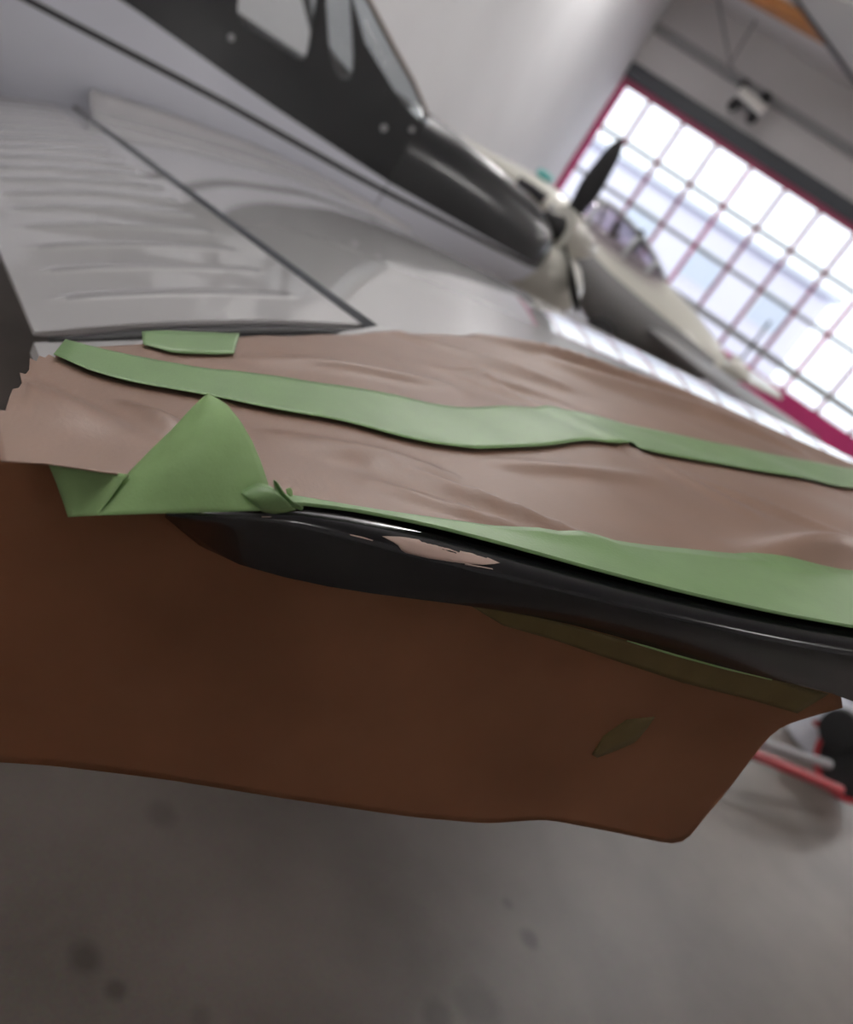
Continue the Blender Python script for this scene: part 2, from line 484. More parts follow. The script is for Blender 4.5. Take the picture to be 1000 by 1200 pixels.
def bead_face(f):
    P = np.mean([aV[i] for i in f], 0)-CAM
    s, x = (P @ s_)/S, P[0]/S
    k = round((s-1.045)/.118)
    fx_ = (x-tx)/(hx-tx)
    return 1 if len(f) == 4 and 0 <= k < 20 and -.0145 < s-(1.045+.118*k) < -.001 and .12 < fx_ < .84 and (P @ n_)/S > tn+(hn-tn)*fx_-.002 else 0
mesh('aileron', aV, aF, None, wing, mats=[MT['white'], MT['bead_shade']], midx=[bead_face(f) for f in aF])
mesh('gap_shade', *grid([[WP(hx+(tx-hx)*f, hn+(tn-hn)*f-.003+.006*(d > 0)*sin(pi*f), SAIL-.002+d) for d in (0, .012*max(sin(pi*min(f*1.1, 1)), .2)**.5+.001, .024*max(sin(pi*min(f*1.1, 1)), .2)**.5+.002)] for f in np.linspace(.02, .97, 20)]), MT['dark'], wing, thick=.001)  # dark strip painting in the shadow of the gap at the aileron end
mesh('hinge_shade', *grid([[WP(x, n, s) for x, n in ((.551, -.1115), (.5545, -.1075), (.5585, -.1010), (.561, g(.561)+.0004))] for s in np.linspace(SAIL, SROOT-.3, 12)]), MT['steel'], wing, thick=.001)  # dark strip over the lit step, painting in the hinge gap's shade

# tip edge: seen from outside, upper edge under the tape, lower edge under the hanging paper
U_px = [(194, 604), (240, 604), (280, 602), (320, 600), (360, 600), (430, 612), (500, 627), (560, 641), (640, 664), (700, 682), (800, 706), (900, 728), (1000, 747)]
U_xs = [surf(*p, off=-.003) for p in U_px]
U_xs += [np.array(q) for q in ((.72, .228), (.9, .20), (1.2, .20), (1.5, .27), (1.75, .40))]
U_xs = resample(smooth(U_xs, 1), 60)
U3 = [WP(x, g(x)-.003, s) for x, s in U_xs]
e1, e2 = WP(*[(a[0], g(a[0]), a[1]) for a in [surf(320, 600)]][0]), WP(*[(a[0], g(a[0]), a[1]) for a in [surf(1000, 746)]][0])
ED = (e2-e1)*np.array([1, 1, 0]); ED /= np.linalg.norm(ED)
EN = np.cross(Z3, ED)
if EN @ (CAM-e1) < 0: EN = -EN                    # horizontal, out of the wing tip towards the viewer
PI0 = e1-EN*.016
def on_pi(px, py, back=0.0): return on_plane(px, py, PI0-EN*back, EN)
L_px = [(194, 604.5), (200, 617), (214, 632), (240, 648), (300, 668), (400, 690), (500, 702), (600, 715), (700, 737), (800, 768), (900, 794), (1000, 816)]
L3 = [on_pi(*p) for p in L_px]
last = L3[-1]
L3 += [WP(x, gl(x)+.03, s+.02) for x, s in ((.9, .20), (1.2, .20), (1.5, .27), (1.75, .40))]
L3 = list(smooth(resample(L3, 60), 1))
rows = []
for i in range(60):
    x, s = U_xs[i]
    r = [WP(min(x+.02, 1.84), g(x)-.006, max(s, .2)+.12)]
    for f in [0, .015, .04, .08, .14, .22, .32, .45, .6, .8, 1]:
        r.append(U3[i]*(1-f)+L3[i]*f+EN*.020*min(1, .12+i/8)*(sin(pi*f**.42)**.8 if 0 < f < 1 else 0)-Z3*.0*f)
    r.append(L3[i]-EN*.10-Z3*.012)
    r.append(L3[i]-EN*.22-Z3*.012)
    rows.append(r)
tipV, tipF = grid(rows)
tip = mesh('wing_tip', tipV, tipF, MT['tip'], wing, thick=.002)
from mathutils.bvhtree import BVHTree
tip_bvh = BVHTree.FromPolygons([Vector(v) for v in tipV], tipF)
def on_tip(px, py, lift=.0012):
    d = Vector(ray(px, py)).normalized()
    h = tip_bvh.ray_cast(Vector(CAM), d)
    q = h[0] if h[0] is not None else Vector(on_pi(px, py, -.02))
    return np.array(q-d*lift)
def strip(name, top, bot, n, m, P, mat, parent, **k):
    a, b = resample(top, n), resample(bot, n)
    return mesh(name, *grid([[P(*(a[i]*(1-j/m)+b[i]*j/m)) for j in range(m+1)] for i in range(n)]), mat, parent, **k)
strip('paint_chip', [(448, 628.5), (470, 629), (500, 634), (532, 640), (540, 646), (566, 651), (586, 660)],
      [(450, 629.5), (466, 638), (472, 647), (500, 654), (540, 660), (566, 662), (579, 661)], 22, 4, on_tip, MT['chip'], wing, thick=.0006)
strip('paint_chip', [(545, 660), (577, 666)], [(545, 662), (578, 667.5)], 6, 1, on_tip, MT['chip'], wing, thick=.0006)
strip('scratch', [(410, 626), (425, 629), (437, 633)], [(411, 627.5), (425, 631), (437, 634)], 8, 1, on_tip, MT['chip'], wing, thick=.0004)
strip('scratch', [(262, 633), (274, 629), (288, 626), (302, 620)], [(264, 635), (276, 633), (290, 629), (302, 622)], 8, 1, on_tip, MT['scratch'], wing, thick=.0004)
strip('scratch', [(306, 604), (318, 605)], [(307, 606), (318, 606)], 4, 1, on_tip, MT['chip'], wing, thick=.0004)

# fuselage
YC, YN = 4.02, 3.60
def lerp(x, X, Y): return float(np.interp(x, X, Y))
def zs_lo(x): return lerp(x, [-3, .41, 1.1, 1.84, 2.87, 3.2], [.86, .885, .915, .925, .975, .985])
def zs_hi(x): return zs_lo(x)+lerp(x, [0, 1, 2.87], [.020, .026, .022])
def z_blk(x): return lerp(x, [-3, .68, 1.26, 1.92, 2.81, 3.2], [1.12, 1.045, 1.0, .972, .985, .995])+.012
def zb(x): return lerp(x, [-3, -1, .6, 1.8, 2.5, 2.9, 3.02, 3.14], [1.05, .74, .40, .55, .70, .79, .87, .98])
def zt(x): return lerp(x, [-3, 1.9, 2.24, 2.6, 2.83, 2.95, 3.05, 3.14], [1.30, 1.315, 1.325, 1.295, 1.265, 1.235, 1.20, 1.14])
def hw(x): return lerp(x, [-3, -1, 1, 2.6, 2.86, 2.96, 3.06, 3.14], [.22, .38, .42, .42, .41, .37, .28, .15])
def body_rows(x, top):
    a, b, c2 = zs_lo(x), zs_hi(x), z_blk(x)
    z0 = zb(x)
    lo = [z0+(a-z0)*f for f in (0, .04, .12, .25, .45, .7)]
    return lo+[a, b, (b+c2)/2, c2]+[c2+(top-c2)*f for f in (.2, .4, .6, .75, .86, .94, .985, 1)]
def body_ring(x, open_top):
    top = 1.20 if open_top else zt(x)
    zs = body_rows(x, top); zm = 1.02; p = 3.0
    near = []
    for z in zs:
        if z < zm: t = (zm-z)/(zm-zb(x))
        else: t = 0 if open_top else (z-zm)/max(zt(x)-zm, .02)
        w = hw(x)*max(1-min(t, 1)**p, 0)**(1/p)
        near.append((w, z))
    return [np.array([x, YC-w, z]) for w, z in near]+[np.array([x, YC+w, z]) for w, z in near[::-1]]
def body(name, xs, open_top, parent):
    rings = [body_ring(x, open_top) for x in xs]; m = len(rings[0]); k = m//2
    V = [p for r in rings for p in r]; Fc = []; mi = []
    for i in range(len(xs)-1):
        for j in range(m-1):
            if j == k-1 and open_top: continue
            Fc.append((i*m+j, i*m+j+1, (i+1)*m+j+1, (i+1)*m+j))
            r = j if j < k else m-2-j
            mi.append(1 if r == 6 else (2 if r >= 9 else 0))
        Fc.append((i*m+m-1, i*m, (i+1)*m, (i+1)*m+m-1)); mi.append(0)
    for e, f in ((0, 0), (len(xs)-1, 1)):
        Fc.append(tuple(e*m+j for j in range(m))); mi.append(2)
    return mesh(name, V, Fc, None, parent, mats=[MT['fus_white'], MT['black'], MT['black']], midx=mi)
fus = body('fuselage', list(np.linspace(-3, 1.94, 26)), True, plane_)
cowl = body('cowling', list(np.linspace(1.945, 2.8, 12))+[2.86, 2.91, 2.96, 3.01, 3.06, 3.10, 3.14], False, plane_)

def cabin_plane(px, py): return on_plane(px, py, (0, YN, 0), np.array([0, 1.0, 0]))
def XZ(px, py): q = cabin_plane(px, py); return (q[0], q[2])
def rounded(poly, r=.03, k=5):
    out = []; n = len(poly)
    for i in range(n):
        p0, p, p2 = (np.array(poly[(i+d) % n], float) for d in (-1, 0, 1))
        d0, d2 = (p0-p), (p2-p); l0, l2 = np.linalg.norm(d0), np.linalg.norm(d2)
        rr = min(r, l0*.45, l2*.45); a, b = p+d0/l0*rr, p+d2/l2*rr
        for q in range(k+1):
            t = q/k; out.append((1-t)**2*a+2*t*(1-t)*p+t*t*b)
    return out
def flat_panel(outline, holes, thick):            # plate with cut-outs in (x, z)
    cu = bpy.data.curves.new('outline', 'CURVE'); cu.dimensions = '2D'; cu.fill_mode = 'BOTH'; cu.extrude = thick/2
    for poly in [outline]+holes:
        sp = cu.splines.new('POLY'); sp.points.add(len(poly)-1); sp.use_cyclic_u = True
        for q, pt in zip(poly, sp.points): pt.co = (float(q[0]), float(q[1]), 0, 1)
    o = bpy.data.objects.new('outline', cu); COL.objects.link(o)
    dg = bpy.context.evaluated_depsgraph_get()
    me = bpy.data.meshes.new_from_object(o.evaluated_get(dg))
    V = [tuple(v.co) for v in me.vertices]; Fc = [tuple(p.vertices) for p in me.polygons]
    bpy.data.objects.remove(o); bpy.data.curves.remove(cu); bpy.data.meshes.remove(me)
    return V, Fc
ROOF = 1.72
ws_in = [XZ(497, 147), XZ(470, 118), XZ(430, 52), XZ(416, 0)]
dx = (ws_in[-1][0]-ws_in[-2][0])/(ws_in[-1][1]-ws_in[-2][1])
ws_top = (ws_in[-1][0]+dx*(ROOF-ws_in[-1][1]), ROOF)
side = [(-3, 1.17), (1.945, 1.17), (1.945, 1.30)]+ws_in+[ws_top, (-.6, ROOF), (-1.6, 1.55), (-3, 1.33)]
def lean(p, q, z): return (p[0]+(q[0]-p[0])/(q[1]-p[1])*(z-p[1]), z)
w1 = [XZ(277, 26), XZ(360, 75), lean(XZ(366, 66), XZ(377, 0), 1.60), lean(XZ(277, 26), XZ(275, 0), 1.60)]
w1[3] = (w1[0][0]-.14, 1.60)
w2 = [XZ(387, 66), XZ(397, 92), XZ(414, 94), XZ(417, 72), lean(XZ(416, 62), XZ(414, 0), 1.58), lean(XZ(387, 62), XZ(384, 0), 1.58)]
w0 = [(w1[0][0]-.42, 1.25), (w1[0][0]-.09, 1.235), (w1[3][0]-.09, 1.60), (w1[3][0]-.36, 1.60)]
holes = [rounded(w0, .04), rounded(w1, .05), rounded(w2, .035)]
def tilt(z): return max(z-1.2, 0)*.06
V, Fc = flat_panel(side, holes, .02)
mesh('cabin_side', [(x, YN+.012+tilt(z)+d, z) for x, z, d in V], Fc, MT['black'], fus, smoothed=False)
bigh = rounded([(w0[0][0], 1.22), (1.74, 1.22), (1.42, 1.62), (w0[0][0], 1.62)], .05)
V, Fc = flat_panel(side, [bigh], .02)
mesh('cabin_side', [(x, 2*YC-YN-.012-tilt(z)+d, z) for x, z, d in V], Fc, MT['black'], fus, smoothed=False)
for k, hpoly in enumerate((w0, w1, w2)):
    V, Fc = flat_panel(rounded(hpoly, .05), [], .004)
    mesh('window_pane', [(x, YN+.012+tilt(z)+d, z) for x, z, d in V], Fc, MT['glass'], fus, smoothed=False)
yw = YN+tilt(ROOF)+.01
rp = []
for x in np.linspace(-3, ws_top[0], 14):
    z = lerp(x, [-3, -1.6, -.6, 2], [1.33, 1.55, ROOF, ROOF])
    rp.append([np.array([x, yw+(2*YC-2*yw)*f, z+.05*sin(pi*f)]) for f in np.linspace(0, 1, 9)])
mesh('roof', *grid(rp), MT['black'], fus, thick=.015)
# windshield wraps round the corner of the cabin
ws_out = [on_plane(*p, (0, YN+.13, 0), np.array([0, 1.0, 0])) for p in ((502, 138), (484, 96), (462, 57), (432, 0))]
dxo = (ws_out[-1]-ws_out[-2]); ws_out.append(ws_out[-1]+dxo*((ROOF-ws_out[-1][2])/dxo[2]))
ws_i3 = [np.array([x, YN+.012+tilt(z), z]) for x, z in ws_in]+[np.array([ws_top[0], YN+.012+tilt(ROOF), ROOF])]
wr = []
for a, b in zip(ws_i3, ws_out):
    mid = (a+b)/2+np.array([.02, -.02, 0])
    cen = np.array([b[0]+.10, YC, b[2]])
    row = [a, mid, b, (b+cen)/2+np.array([.03, 0, 0]), cen]
    row += [np.array([q[0], 2*YC-q[1], q[2]]) for q in row[-2::-1]]
    wr.append(row)
mesh('windshield', *grid(wr), MT['glass'], fus, thick=.004)
mesh('windshield_seal', *tube(ws_out, .010, 8), MT['trimbrown'], fus)
# dark glareshield below the windshield, seats out of reach of the light
mesh('glareshield', *box((1.62, YC, 1.19), (.28, 0, 0), (0, .36, 0), (0, 0, .03)), MT['dark'], fus)
for px, py, r in ((450, 150, .016), (271, 44, .014), (483, 152, .012)):
    q = cabin_plane(px, py)
    mesh('latch', *lathe([(0, r), (.006, r), (.010, r*.6)], q+np.array([0, .004, 0]), (0, -1, 0), 14), MT['purlin'], fus)
# wing root fillet
fr = []
for x in np.linspace(XH+.02, 1.80, 22):
    row = []
    a = WP(x, g(x)+.001, 2.80+.05); X = a[0]
    zj = lerp(x, [.58, .8, 1.1, 1.35, 1.6, 1.80], [.735, .79, .845, .868, .872, .86])
    b = np.array([X, YN+.004, zj]); m = WP(x, g(x)+.001, 2.97)
    for f in np.linspace(0, 1, 8): row.append((1-f)**2*a+2*f*(1-f)*m+f*f*b)
    fr.append(row)
mesh('wing_fillet', *grid(fr), MT['white'], fus, thick=.002)
# propeller: three blades, one straight up
HUB = np.array([3.26, YC-.02, 1.195])
prop = mesh('propeller_hub', *lathe([(-.16, .05), (-.04, .075), (.05, .075), (.06, .05)], HUB, (1, 0, 0), 20), MT['dark'], plane_)
mesh('spinner', *lathe([(0, .135), (.06, .132), (.15, .112), (.23, .080), (.30, .042), (.335, .008)], HUB+np.array([-.04, 0, 0]), (1, 0, 0), 28), MT['cream'], prop)
for ang in (0, 120, 240):
    t = radians(ang); d = np.array([0, sin(t), cos(t)]); w = np.cross(d, np.array([1.0, 0, 0]))
    rw = []
    for k in range(13):
        f = k/12; rr = .05+.52*f
        ch = lerp(f, [0, .15, .45, .8, .95, 1], [.03, .045, .066, .05, .03, .008])
        pitch_ = radians(58-34*f); cd = cos(pitch_)*w+sin(pitch_)*np.array([-1.0, 0, 0]); nd = np.cross(cd, d)
        rw.append([HUB+d*rr+cd*ch*cos(a)+nd*ch*.18*sin(a) for a in np.linspace(0, 2*pi, 12, endpoint=False)])
    mesh('blade', *lofted(rw), MT['dark'], prop)
fc = on_plane(636, 326, (0, YC-.12, 0), np.array([0, 1.0, 0]))
mesh('gear_fairing', *lathe([(-.42, .02), (-.34, .09), (-.18, .16), (0, .19), (.14, .17), (.24, .10), (.28, .02)], fc+Z3*.0, (1, 0, 0), 24), MT['cream'], plane_)
# landing gear (below the wing)
for p, r, zt_ in ((WP(1.05, -.2, 2.0), .17, None), (np.array([2.75, YC, .75]), .15, None), (np.array([1.3, 5.9, .8]), .17, None)):
    x, y, z = p
    w = mesh('wheel', *lathe([(-.06, r*.55), (-.055, r*.9), (-.03, r), (.03, r), (.055, r*.9), (.06, r*.55)], (x, y, r), (0, 1, 0), 28), MT['dark'], plane_)
    mesh('gear_leg', *tube([(x, y, r), (x-.02, y+.09, r), (x-.03, y+.09, z+.06)], .025, 10), MT['grey'], plane_)
pw = []
for sgn in (1,):
    for s in np.linspace(3.9, 5.6, 4):
        pw.append([np.array([q[0], YC+(YC-q[1])+0*s, q[2]]) for q in section(.205, 3.35-(s-3.9))])
mesh('wing', *lofted(pw), MT['white'], plane_)

# ------------------------------------------------------------------ masking paper and tape
creases = []
def crease(p, q, h, w, fade=True):
    creases.append((surf(*p), surf(*q), h*1.5, w*.85))
for a in (((632, 487), (880, 610), .0036, .013), ((790, 560), (990, 640), .004, .012), ((520, 430), (640, 488), .004, .012), ((560, 545), (760, 570), .003, .016), ((470, 395), (650, 455), .008, .022), ((560, 402), (800, 470), .010, .020),
          ((640, 430), (930, 530), .008, .022), ((330, 520), (520, 560), .006, .025), ((460, 560), (700, 645), .009, .020), ((520, 600), (640, 637), .006, .010),
          ((150, 480), (215, 520), .006, .018), ((430, 570), (560, 612), .005, .014), ((500, 430), (640, 470), .006, .018), ((880, 655), (1000, 650), .012, .03),
          ((20, 460), (140, 520), .005, .03), ((300, 430), (520, 455), .005, .02)):
    crease(*a)
def ripple(x, s):
    v = 0.0
    q = np.array([x, s])
    for a, b, h, w in creases:
        d = b-a; L = d @ d
        t = min(max(((q-a) @ d)/L, 0), 1)
        e = q-a-d*t
        r = sqrt(e @ e)
        if r < w*3:
            k = sin(pi*min(max(.12+.76*t, 0), 1))
            v += h*k*math.exp(-(r/w)**2*1.6)
    v += .0030*sin(9*x+14*s+1)+.0016*sin(23*x-11*s)+.0008*sin(47*x+31*s)
    return v
def edge_w(x, s):                      # paper lies flat along the taped tip edge
    i = np.searchsorted(U_xs[:, 0], x); i = min(max(i, 0), 59)
    d = s-U_xs[i, 1]
    return min(max((d-.015)/.07, 0.0), 1)
def paper_pt(x, s, off=.002):
    return WP(x, g(x)+off+max(ripple(x, s)+.002, 0)*edge_w(x, s), s)

far_xs = [surf(*p) for p in ((-40, 505), (2, 492), (10, 470), (24, 442), (36, 427), (70, 414), (105, 411), (160, 407), (280, 403), (400, 395), (450, 391), (560, 399), (650, 415))]
far_xs += [np.array(q) for q in ((.90, .89), (.965, .88), (1.03, .80), (1.08, .69), (1.125, .60), (1.22, .52), (1.45, .46), (1.82, .46))]
near_xs = [surf(*p) for p in ((-40, 545), (0, 549), (40, 551), (80, 555), (120, 560), (150, 566), (200, 578), (260, 592), (320, 599))]
near_xs += [np.array([x, s+.008]) for x, s in U_xs if x > near_xs[-1][0]+.02 and x < 1.8]
# torn left end is jagged
fx = np.array(far_xs); nx_ = np.array(near_xs)
def dense(P, n): return resample(P, n)
NF = 150
fr_, nr_ = dense(fx, NF), dense(nx_, NF)
# pair by wing station so the mesh runs straight across the strip
xs_all = np.concatenate([np.linspace(.10, .30, 60), np.linspace(.305, 1.2, 150), np.linspace(1.21, 1.8, 24)])
def at_x(P, x):
    return float(np.interp(x, P[:, 0], P[:, 1]))
order = np.argsort(fr_[:, 0]); frs = fr_[order]
order = np.argsort(nr_[:, 0]); nrs = nr_[order]
pp = []
rj = random.Random(3)
for x in xs_all:
    s0, s1 = at_x(nrs, x), at_x(frs, x)
    if x < .165: s1 += rj.uniform(-.012, .008)
    pp.append([paper_pt(x, s0+(s1-s0)*f) for f in np.linspace(0, 1, 96)])
mask = tag(mesh('masking_paper', *grid(pp), MT['paper'], thick=.0006), 'wrinkled light brown masking paper spread over the upper wing tip', 'paper')

def wing_strip(name, top, bot, off, mat, n=110, m=14, extra_top=None, extra_bot=None):
    a = [surf(*p) for p in resample(smooth(resample(top, 40), 2), n)]
    b = [surf(*p) for p in resample(smooth(resample(bot, 40), 2), n)]
    if extra_top: a += [np.array(q) for q in extra_top]; b += [np.array(q) for q in extra_bot]
    a, b = resample(smooth(a, 3), n), resample(smooth(b, 3), n)
    P = []
    for i in range(n):
        P.append([paper_pt(*(a[i]*(1-f)+b[i]*f), off=off) for f in np.linspace(0, 1, m)])
    return mesh(name, *grid(P), mat, thick=.0005)
tag(wing_strip('tape_strip', [(73, 407), (110, 418), (180, 432), (300, 450), (420, 470), (520, 489), (590, 487), (640, 485), (760, 509), (880, 534), (1000, 556)],
               [(59, 425), (85, 440), (130, 455), (250, 475), (400, 506), (520, 533), (600, 537), (700, 529), (820, 550), (900, 563), (1000, 579)], .0062, MT['tape'],
               extra_top=[(1.3, .575), (1.6, .57)], extra_bot=[(1.3, .51), (1.6, .51)]),
    'long green masking tape strip across the middle of the brown paper', 'tape')
tag(wing_strip('tape_strip', [(162, 399), (200, 398), (240, 399), (276, 402)], [(165, 411), (200, 421), (240, 425), (270, 424)], .005, MT['tape'], n=24, m=6),
    'short green tape piece at the far paper edge below the aileron', 'tape')

# tape along the tip edge; its end has peeled up into a curl
ea = [surf(*p) for p in resample([(334, 589), (350, 592), (400, 600), (450, 608), (560, 622), (700, 640), (850, 655), (1000, 678)], 60)]
eb = [U_xs[min(np.searchsorted(U_xs[:, 0], q), 59)] for q in np.linspace(surf(325, 600)[0], 1.2, 60)]
ea += [np.array(q) for q in ((.9, .30), (1.2, .30))]
ea = smooth(resample(ea, 60), 2)
ix = np.linspace(surf(325, 600)[0], 1.2, 60)
eb = [np.array([x, at_x(U_xs, x)]) for x in ix]
ea = [np.array([x, at_x(np.array(ea), x)]) for x in ix]
P = []
for i in range(60):
    row = [paper_pt(*(ea[i]*(1-f)+eb[i]*f), off=.0045) for f in np.linspace(0, 1, 9)]
    row.append(row[-1]-n_*.0022+EN*.001)
    P.append(row)
et = tag(mesh('edge_tape', *grid(P), MT['tape'], thick=.0006), 'green masking tape along the edge of the black wing tip, end peeled up', 'tape')

def PX(px, py, t): return CAM+S*t*ray(px, py)
def patch(left, rght, tl, tr, n, m, bulge, name, mat, parent, thick=.0004):
    a, b = resample(left, n), resample(rght, n)
    rows = []
    for i in range(n):
        f = i/(n-1)
        row = []
        for j in range(m+1):
            h = j/m
            p = a[i]*(1-h)+b[i]*h
            t = (tl(f)*(1-h)+tr(f)*h)+bulge(f, h)
            row.append(PX(p[0], p[1], t))
        rows.append(row)
    return mesh(name, *grid(rows), mat, parent, thick=thick)
# outer face of the peeled end: from the tip edge up to its point
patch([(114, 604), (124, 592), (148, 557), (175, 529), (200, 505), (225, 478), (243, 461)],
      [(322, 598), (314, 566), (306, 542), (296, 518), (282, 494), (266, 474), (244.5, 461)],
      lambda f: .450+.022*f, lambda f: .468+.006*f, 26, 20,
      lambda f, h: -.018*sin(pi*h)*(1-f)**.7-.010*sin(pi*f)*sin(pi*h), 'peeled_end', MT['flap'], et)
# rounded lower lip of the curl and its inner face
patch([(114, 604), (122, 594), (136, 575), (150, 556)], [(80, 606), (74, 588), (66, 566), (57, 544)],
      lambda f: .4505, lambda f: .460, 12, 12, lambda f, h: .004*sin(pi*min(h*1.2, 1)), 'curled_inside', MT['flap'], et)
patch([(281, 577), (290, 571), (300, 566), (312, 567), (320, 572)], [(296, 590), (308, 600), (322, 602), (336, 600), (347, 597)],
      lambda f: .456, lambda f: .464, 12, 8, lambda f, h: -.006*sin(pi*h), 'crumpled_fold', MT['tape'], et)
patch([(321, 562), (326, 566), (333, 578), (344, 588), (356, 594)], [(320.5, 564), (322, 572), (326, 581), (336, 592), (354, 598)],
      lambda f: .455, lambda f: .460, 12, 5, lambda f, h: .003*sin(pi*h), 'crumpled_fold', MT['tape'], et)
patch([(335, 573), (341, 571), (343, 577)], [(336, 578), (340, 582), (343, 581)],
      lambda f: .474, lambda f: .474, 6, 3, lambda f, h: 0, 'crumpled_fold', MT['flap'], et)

# paper hanging below the tip
pairs = [((-90, 528), (-90, 888)), ((0, 536), (0, 893)), ((60, 541), (60, 897)), ((150, 555), (130, 905)), ((205, 606), (200, 914)), ((300, 660), (330, 935)),
         ((400, 682), (480, 957)), ((500, 694), (570, 965)), ((600, 708), (640, 960)), ((700, 732), (720, 975)), ((760, 755), (800, 992)), ((800, 767), (822, 962)),
         ((850, 780), (850, 930)), ((900, 792), (880, 890)), ((940, 801), (910, 852)), ((985, 811), (988, 829))]
top_ = smooth(resample([np.array([*a, *b]) for a, b in pairs], 90), 2)
P = []
for i, q in enumerate(top_):
    a, b = q[:2], q[2:]
    row = []
    for f in np.linspace(0, 1, 36):
        p = a*(1-f)+b*f
        w = on_pi(*p, .004)
        d = w-CAM
        k = -.03*(f**2)*math.exp(-((b[0]-760)/160)**2)+.022*sin(i/90*9+.6)*f*f+.010*sin(i/90*23+f*4)*f*(1-f)
        dl = (p[1]-960)+.36*(p[0]-560)        # soft fold running up to the sheet's outer edge
        k += .012*math.exp(-(dl/38)**2)*min(max((p[0]-480)/120, 0), 1)
        row.append(CAM+d*(1+k))
    P.append(row)
sheet_grid = P
tag(mesh('hanging_paper', *grid(P), MT['sheet'], thick=.0006), 'darker brown kraft paper hanging down below the black wing tip', 'paper')
sv, sf = grid(P)
sheet_bvh = BVHTree.FromPolygons([Vector(v) for v in sv], sf)
def behind_sheet(px, py, back=.0022):
    d = Vector(ray(px, py)).normalized()
    h = sheet_bvh.ray_cast(Vector(CAM), d)
    q = np.array(h[0]) if h[0] is not None else on_pi(px, py, .004)
    return q+np.array(d)*back
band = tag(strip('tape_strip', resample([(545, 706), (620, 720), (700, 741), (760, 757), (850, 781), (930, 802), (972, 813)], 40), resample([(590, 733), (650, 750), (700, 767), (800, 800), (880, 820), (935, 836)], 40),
          40, 5, lambda x, y: behind_sheet(x, y, -.0012), MT['olive'], None, thick=.0004), 'green tape showing dark olive through the top of the hanging kraft paper', 'tape')
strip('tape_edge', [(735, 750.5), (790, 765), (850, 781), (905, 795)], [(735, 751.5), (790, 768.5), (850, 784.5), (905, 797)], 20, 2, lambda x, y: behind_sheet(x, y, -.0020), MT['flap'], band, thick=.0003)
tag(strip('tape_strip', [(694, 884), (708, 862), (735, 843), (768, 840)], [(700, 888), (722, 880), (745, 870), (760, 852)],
          12, 3, lambda x, y: behind_sheet(x, y, -.0012), MT['olive'], None, thick=.0004), 'small tape patch showing olive through the hanging kraft paper', 'tape')

# ------------------------------------------------------------------ second aircraft between the nose and the door
AQ = 13.0
KQ = AQ/8.3
def Q(px, py, a=AQ): q = on_plane(px, py, N*a, N); return q
st = [((540, 158), (535, 186)), ((575, 178), (560, 203)), ((620, 200), (602, 232)), ((660, 226), (640, 268)), ((700, 262), (664, 335)), ((740, 292), (690, 378)), ((778, 326), (728, 408)),
      ((815, 365), (778, 432)), ((842, 400), (818, 446)), ((853, 420), (844, 440))]
hwq = [.10, .16, .24, .32, .40, .42, .42, .38, .26, .10]
q0 = Q(700, 290)
second = thing('airplane', (q0[0], q0[1], 0), 'cream airplane with clear canopy parked behind the black nose', 'airplane')
rings = []; n_r = 20
for (t, b), w in zip(st, hwq):
    w *= KQ
    tp, bt = Q(*t), Q(*b); cen = (tp+bt)/2; hv = (tp-bt)/2
    rings.append([cen+hv*sin(2*pi*k/n_r)+N*w*cos(2*pi*k/n_r) for k in range(n_r)])
rr = []
for i in range(len(rings)-1):
    for f in (0, .33, .66): rr.append([rings[i][k]*(1-f)+rings[i+1][k]*f for k in range(n_r)])
rr.append(rings[-1])
V, Fc = lofted(rr)
mi = []
for fce in Fc:
    if len(fce) > 4: mi.append(0); continue
    k = min(fce) % n_r
    a = 2*pi*((fce[0] % n_r)+.5)/n_r
    mi.append(1 if (sin(a) < .25 and cos(a) < 0 and 9 <= fce[0]//n_r < 25) else 0)  # lower near side set grey, painting in its shade
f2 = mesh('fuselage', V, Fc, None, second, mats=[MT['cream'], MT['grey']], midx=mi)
cn = [(676, 240), (690, 228), (720, 243), (746, 270), (768, 302), (780, 330)]
cb = [(676, 242), (686, 262), (705, 282), (728, 300), (752, 318), (779, 332)]
cnr = resample(smooth(resample(cn, 20), 1), 14); cbr = resample(cb, 14)
rows = []
for a, b in zip(cnr, cbr):
    tp, bt = Q(*a), Q(*b)
    rows.append([bt+(tp-bt)*sin(pi*k/12)-N*.36*KQ*cos(pi*k/12) for k in range(13)])
mesh('canopy', *grid(rows), MT['canopy'], second, thick=.004)
mesh('canopy_frame', *merge(tube([r[6] for r in rows], .028*KQ, 8), *[tube(rows[i], .022*KQ, 8) for i in (3, 8, 11)]), MT['greyrail'], second)
for px, py in ((706, 290), (733, 300)):
    q = Q(px, py)
    mesh('seat', *merge(box(q+Z3*.03, N*.22, T*.055+Z3*.008, Z3*.26-T*.05), tube([q+Z3*.32-N*.13, q+Z3*.35, q+Z3*.32+N*.13], [.05, .07, .05], 10)), MT['seat'], second)
mesh('side_window', *grid([[Q(x, y)-N*.33*KQ for x, y in r] for r in (((618, 212), (612, 222)), ((634, 222), (628, 232)), ((650, 234), (640, 244)))]), MT['seat'], second, thick=.01)
mesh('rear_light', *lathe([(0, .05), (.13, .065), (.26, .03)], Q(630, 202)+Z3*.02, -T, 12), MT['teal'], second)
noseq = Q(852, 427)
sp = mesh('spinner', *lathe([(0, .19), (.13, .17), (.28, .11), (.38, .02)], noseq, -T, 18), MT['cream'], second)
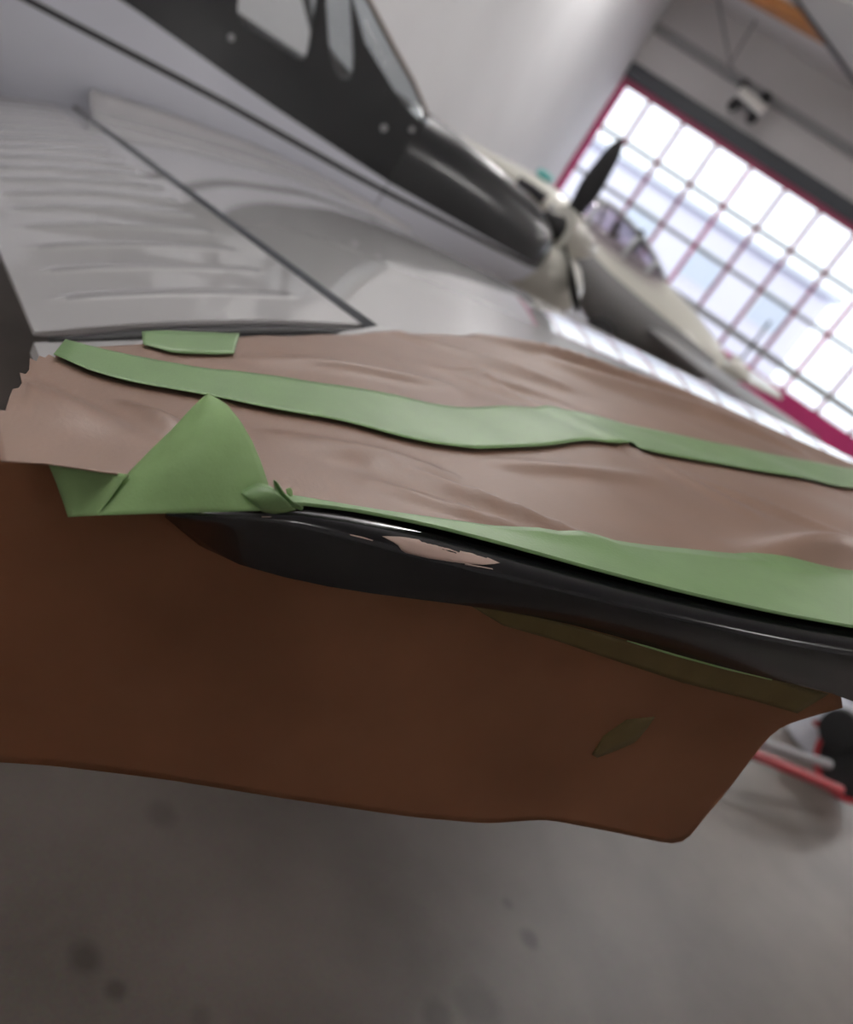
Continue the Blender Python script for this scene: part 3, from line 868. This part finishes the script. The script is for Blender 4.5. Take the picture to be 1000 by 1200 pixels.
for sg, (px, py) in ((1, (842, 384)), (-1, (882, 432))):
    e = Q(px, py); d = e-(noseq-T*.12)
    d = Z3*sg*.8+N*.15
    rw = []
    for k in range(8):
        f = k/7; ch = lerp(f, [0, .4, 1], [.05, .08, .025])
        rw.append([noseq-T*.12+d*f+N*ch*cos(a)+T*.02*sin(a) for a in np.linspace(0, 2*pi, 8, endpoint=False)])
    mesh('blade', *lofted(rw), MT['dark'], sp)
# low wing reaching towards the viewer
zr_ = Q(790, 400)[2]-.03
rootLE, rootTE = R(AQ-.4, (Q(822, 402) @ T), zr_), R(AQ-.4, (Q(760, 372) @ T), zr_)
tipLE, tipTE = on_z(962, 522, zr_+.12), on_z(915, 505, zr_+.12)
def slabwing(a, b, c2, d):
    rw = []
    for f in np.linspace(0, 1, 6):
        le, te = a*(1-f)+c2*f, b*(1-f)+d*f
        rw.append([te+(le-te)*(.5+.5*cos(t))+Z3*.08*sin(t)*(1.1-.0*f) for t in np.linspace(0, 2*pi, 16, endpoint=False)])
    return lofted(rw)
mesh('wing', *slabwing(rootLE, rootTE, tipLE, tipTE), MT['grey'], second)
mir = lambda p: p+N*2*(AQ-(p @ N))
mesh('wing', *slabwing(mir(rootLE), mir(rootTE), mir(tipLE), mir(tipTE)), MT['cream'], second)
for px, a, r in ((800, AQ, .2), (715, AQ-.8, .22), (715, AQ+.8, .22)):
    q = Q(px, 380); b = q @ T; base = R(a, b, r)
    mesh('wheel', *lathe([(-.05, r*.6), (-.04, r*.92), (0, r), (.04, r*.92), (.05, r*.6)], base, N, 20), MT['dark'], second)
    mesh('gear_leg', *tube([base, base+Z3*(q[2]-r)+N*(AQ-a)*.4], .025, 8), MT['grey'], second)

# ------------------------------------------------------------------ red trolley under the wing
wz = .165
wc = on_z(1004, 894, wz)
ax = np.cross(Z3, (wc-CAM)/np.linalg.norm(wc-CAM)); ax[2] = 0; ax /= np.linalg.norm(ax)      # across the view
vw = np.cross(Z3, ax)
if vw @ (wc-CAM) < 0: vw = -vw
trol = thing('trolley', (wc[0], wc[1], 0), 'red framed floor trolley with dark wheels below the wing', 'trolley')
axd = (ax*.25-vw*.97); axd /= np.linalg.norm(axd)
w1_ = mesh('wheel', *lathe([(-.03, .11), (-.028, .155), (.0, .160), (.028, .155), (.03, .11)], wc, axd, 32), MT['dark'], trol)
mesh('wheel_rim', *lathe([(.0, .162), (.034, .164), (.044, .156), (.038, .140), (.0, .145)], wc, axd, 36), MT['red'], w1_)
f0, f1 = on_z(880, 882, .16), on_z(985, 926, .16)
mesh('frame_bar', *tube([f0+(f0-f1)*.05, f1], .020, 12), MT['red'], trol)
f2_, f3_ = on_z(884, 868, .17), on_z(972, 896, .17)
mesh('cross_bar', *tube([f2_+(f2_-f3_)*.1, f3_], .018, 12), MT['purlin'], trol)
for p, h in ((f0, .16), (f2_, .17)):
    mesh('foot', *tube([p*np.array([1, 1, 0]), p], .014, 8), MT['dark'], trol)
q = on_z(946, 858, .12)
tank = tag(mesh('plastic_drum', *lathe([(0, .10), (.015, .13), (.17, .14), (.23, .12), (.27, .075), (.285, .045), (.31, .045), (.315, .03)], q*np.array([1, 1, 0])+vw*.26-ax*.03, Z3, 28), MT['fus_white']),
           'white rounded drum standing behind the red trolley', 'drum')
q = on_z(987, 856, .22)
mesh('wheel', *lathe([(-.04, .06), (-.035, .085), (0, .095), (.035, .085), (.04, .06)], q, axd, 24), MT['dark'], trol)
mesh('wheel_bracket', *tube([q, q-Z3*.05+ax*.1, wc], .014, 8), MT['red'], trol)

# daylight enters through the door
for nm, o, a_, b_, dirn in (('door_daylight', R(DD+.12, (B0+BR)/2, (z_top+z_kick)/2), B0-BR, z_top-z_kick+.2, -N),):
    l = bpy.data.lights.new(nm, 'AREA'); l.shape = 'RECTANGLE'; l.size = a_; l.size_y = b_; l.energy = 1
    l.cycles.is_portal = True
    lo = bpy.data.objects.new(nm, l)
    zax = Vector(-dirn); yax = Vector((0, 0, 1)); xax = yax.cross(zax)
    mm = Matrix((xax, yax, zax)).transposed().to_4x4(); mm.translation = Vector(o)
    lo.matrix_world = mm; COL.objects.link(lo)
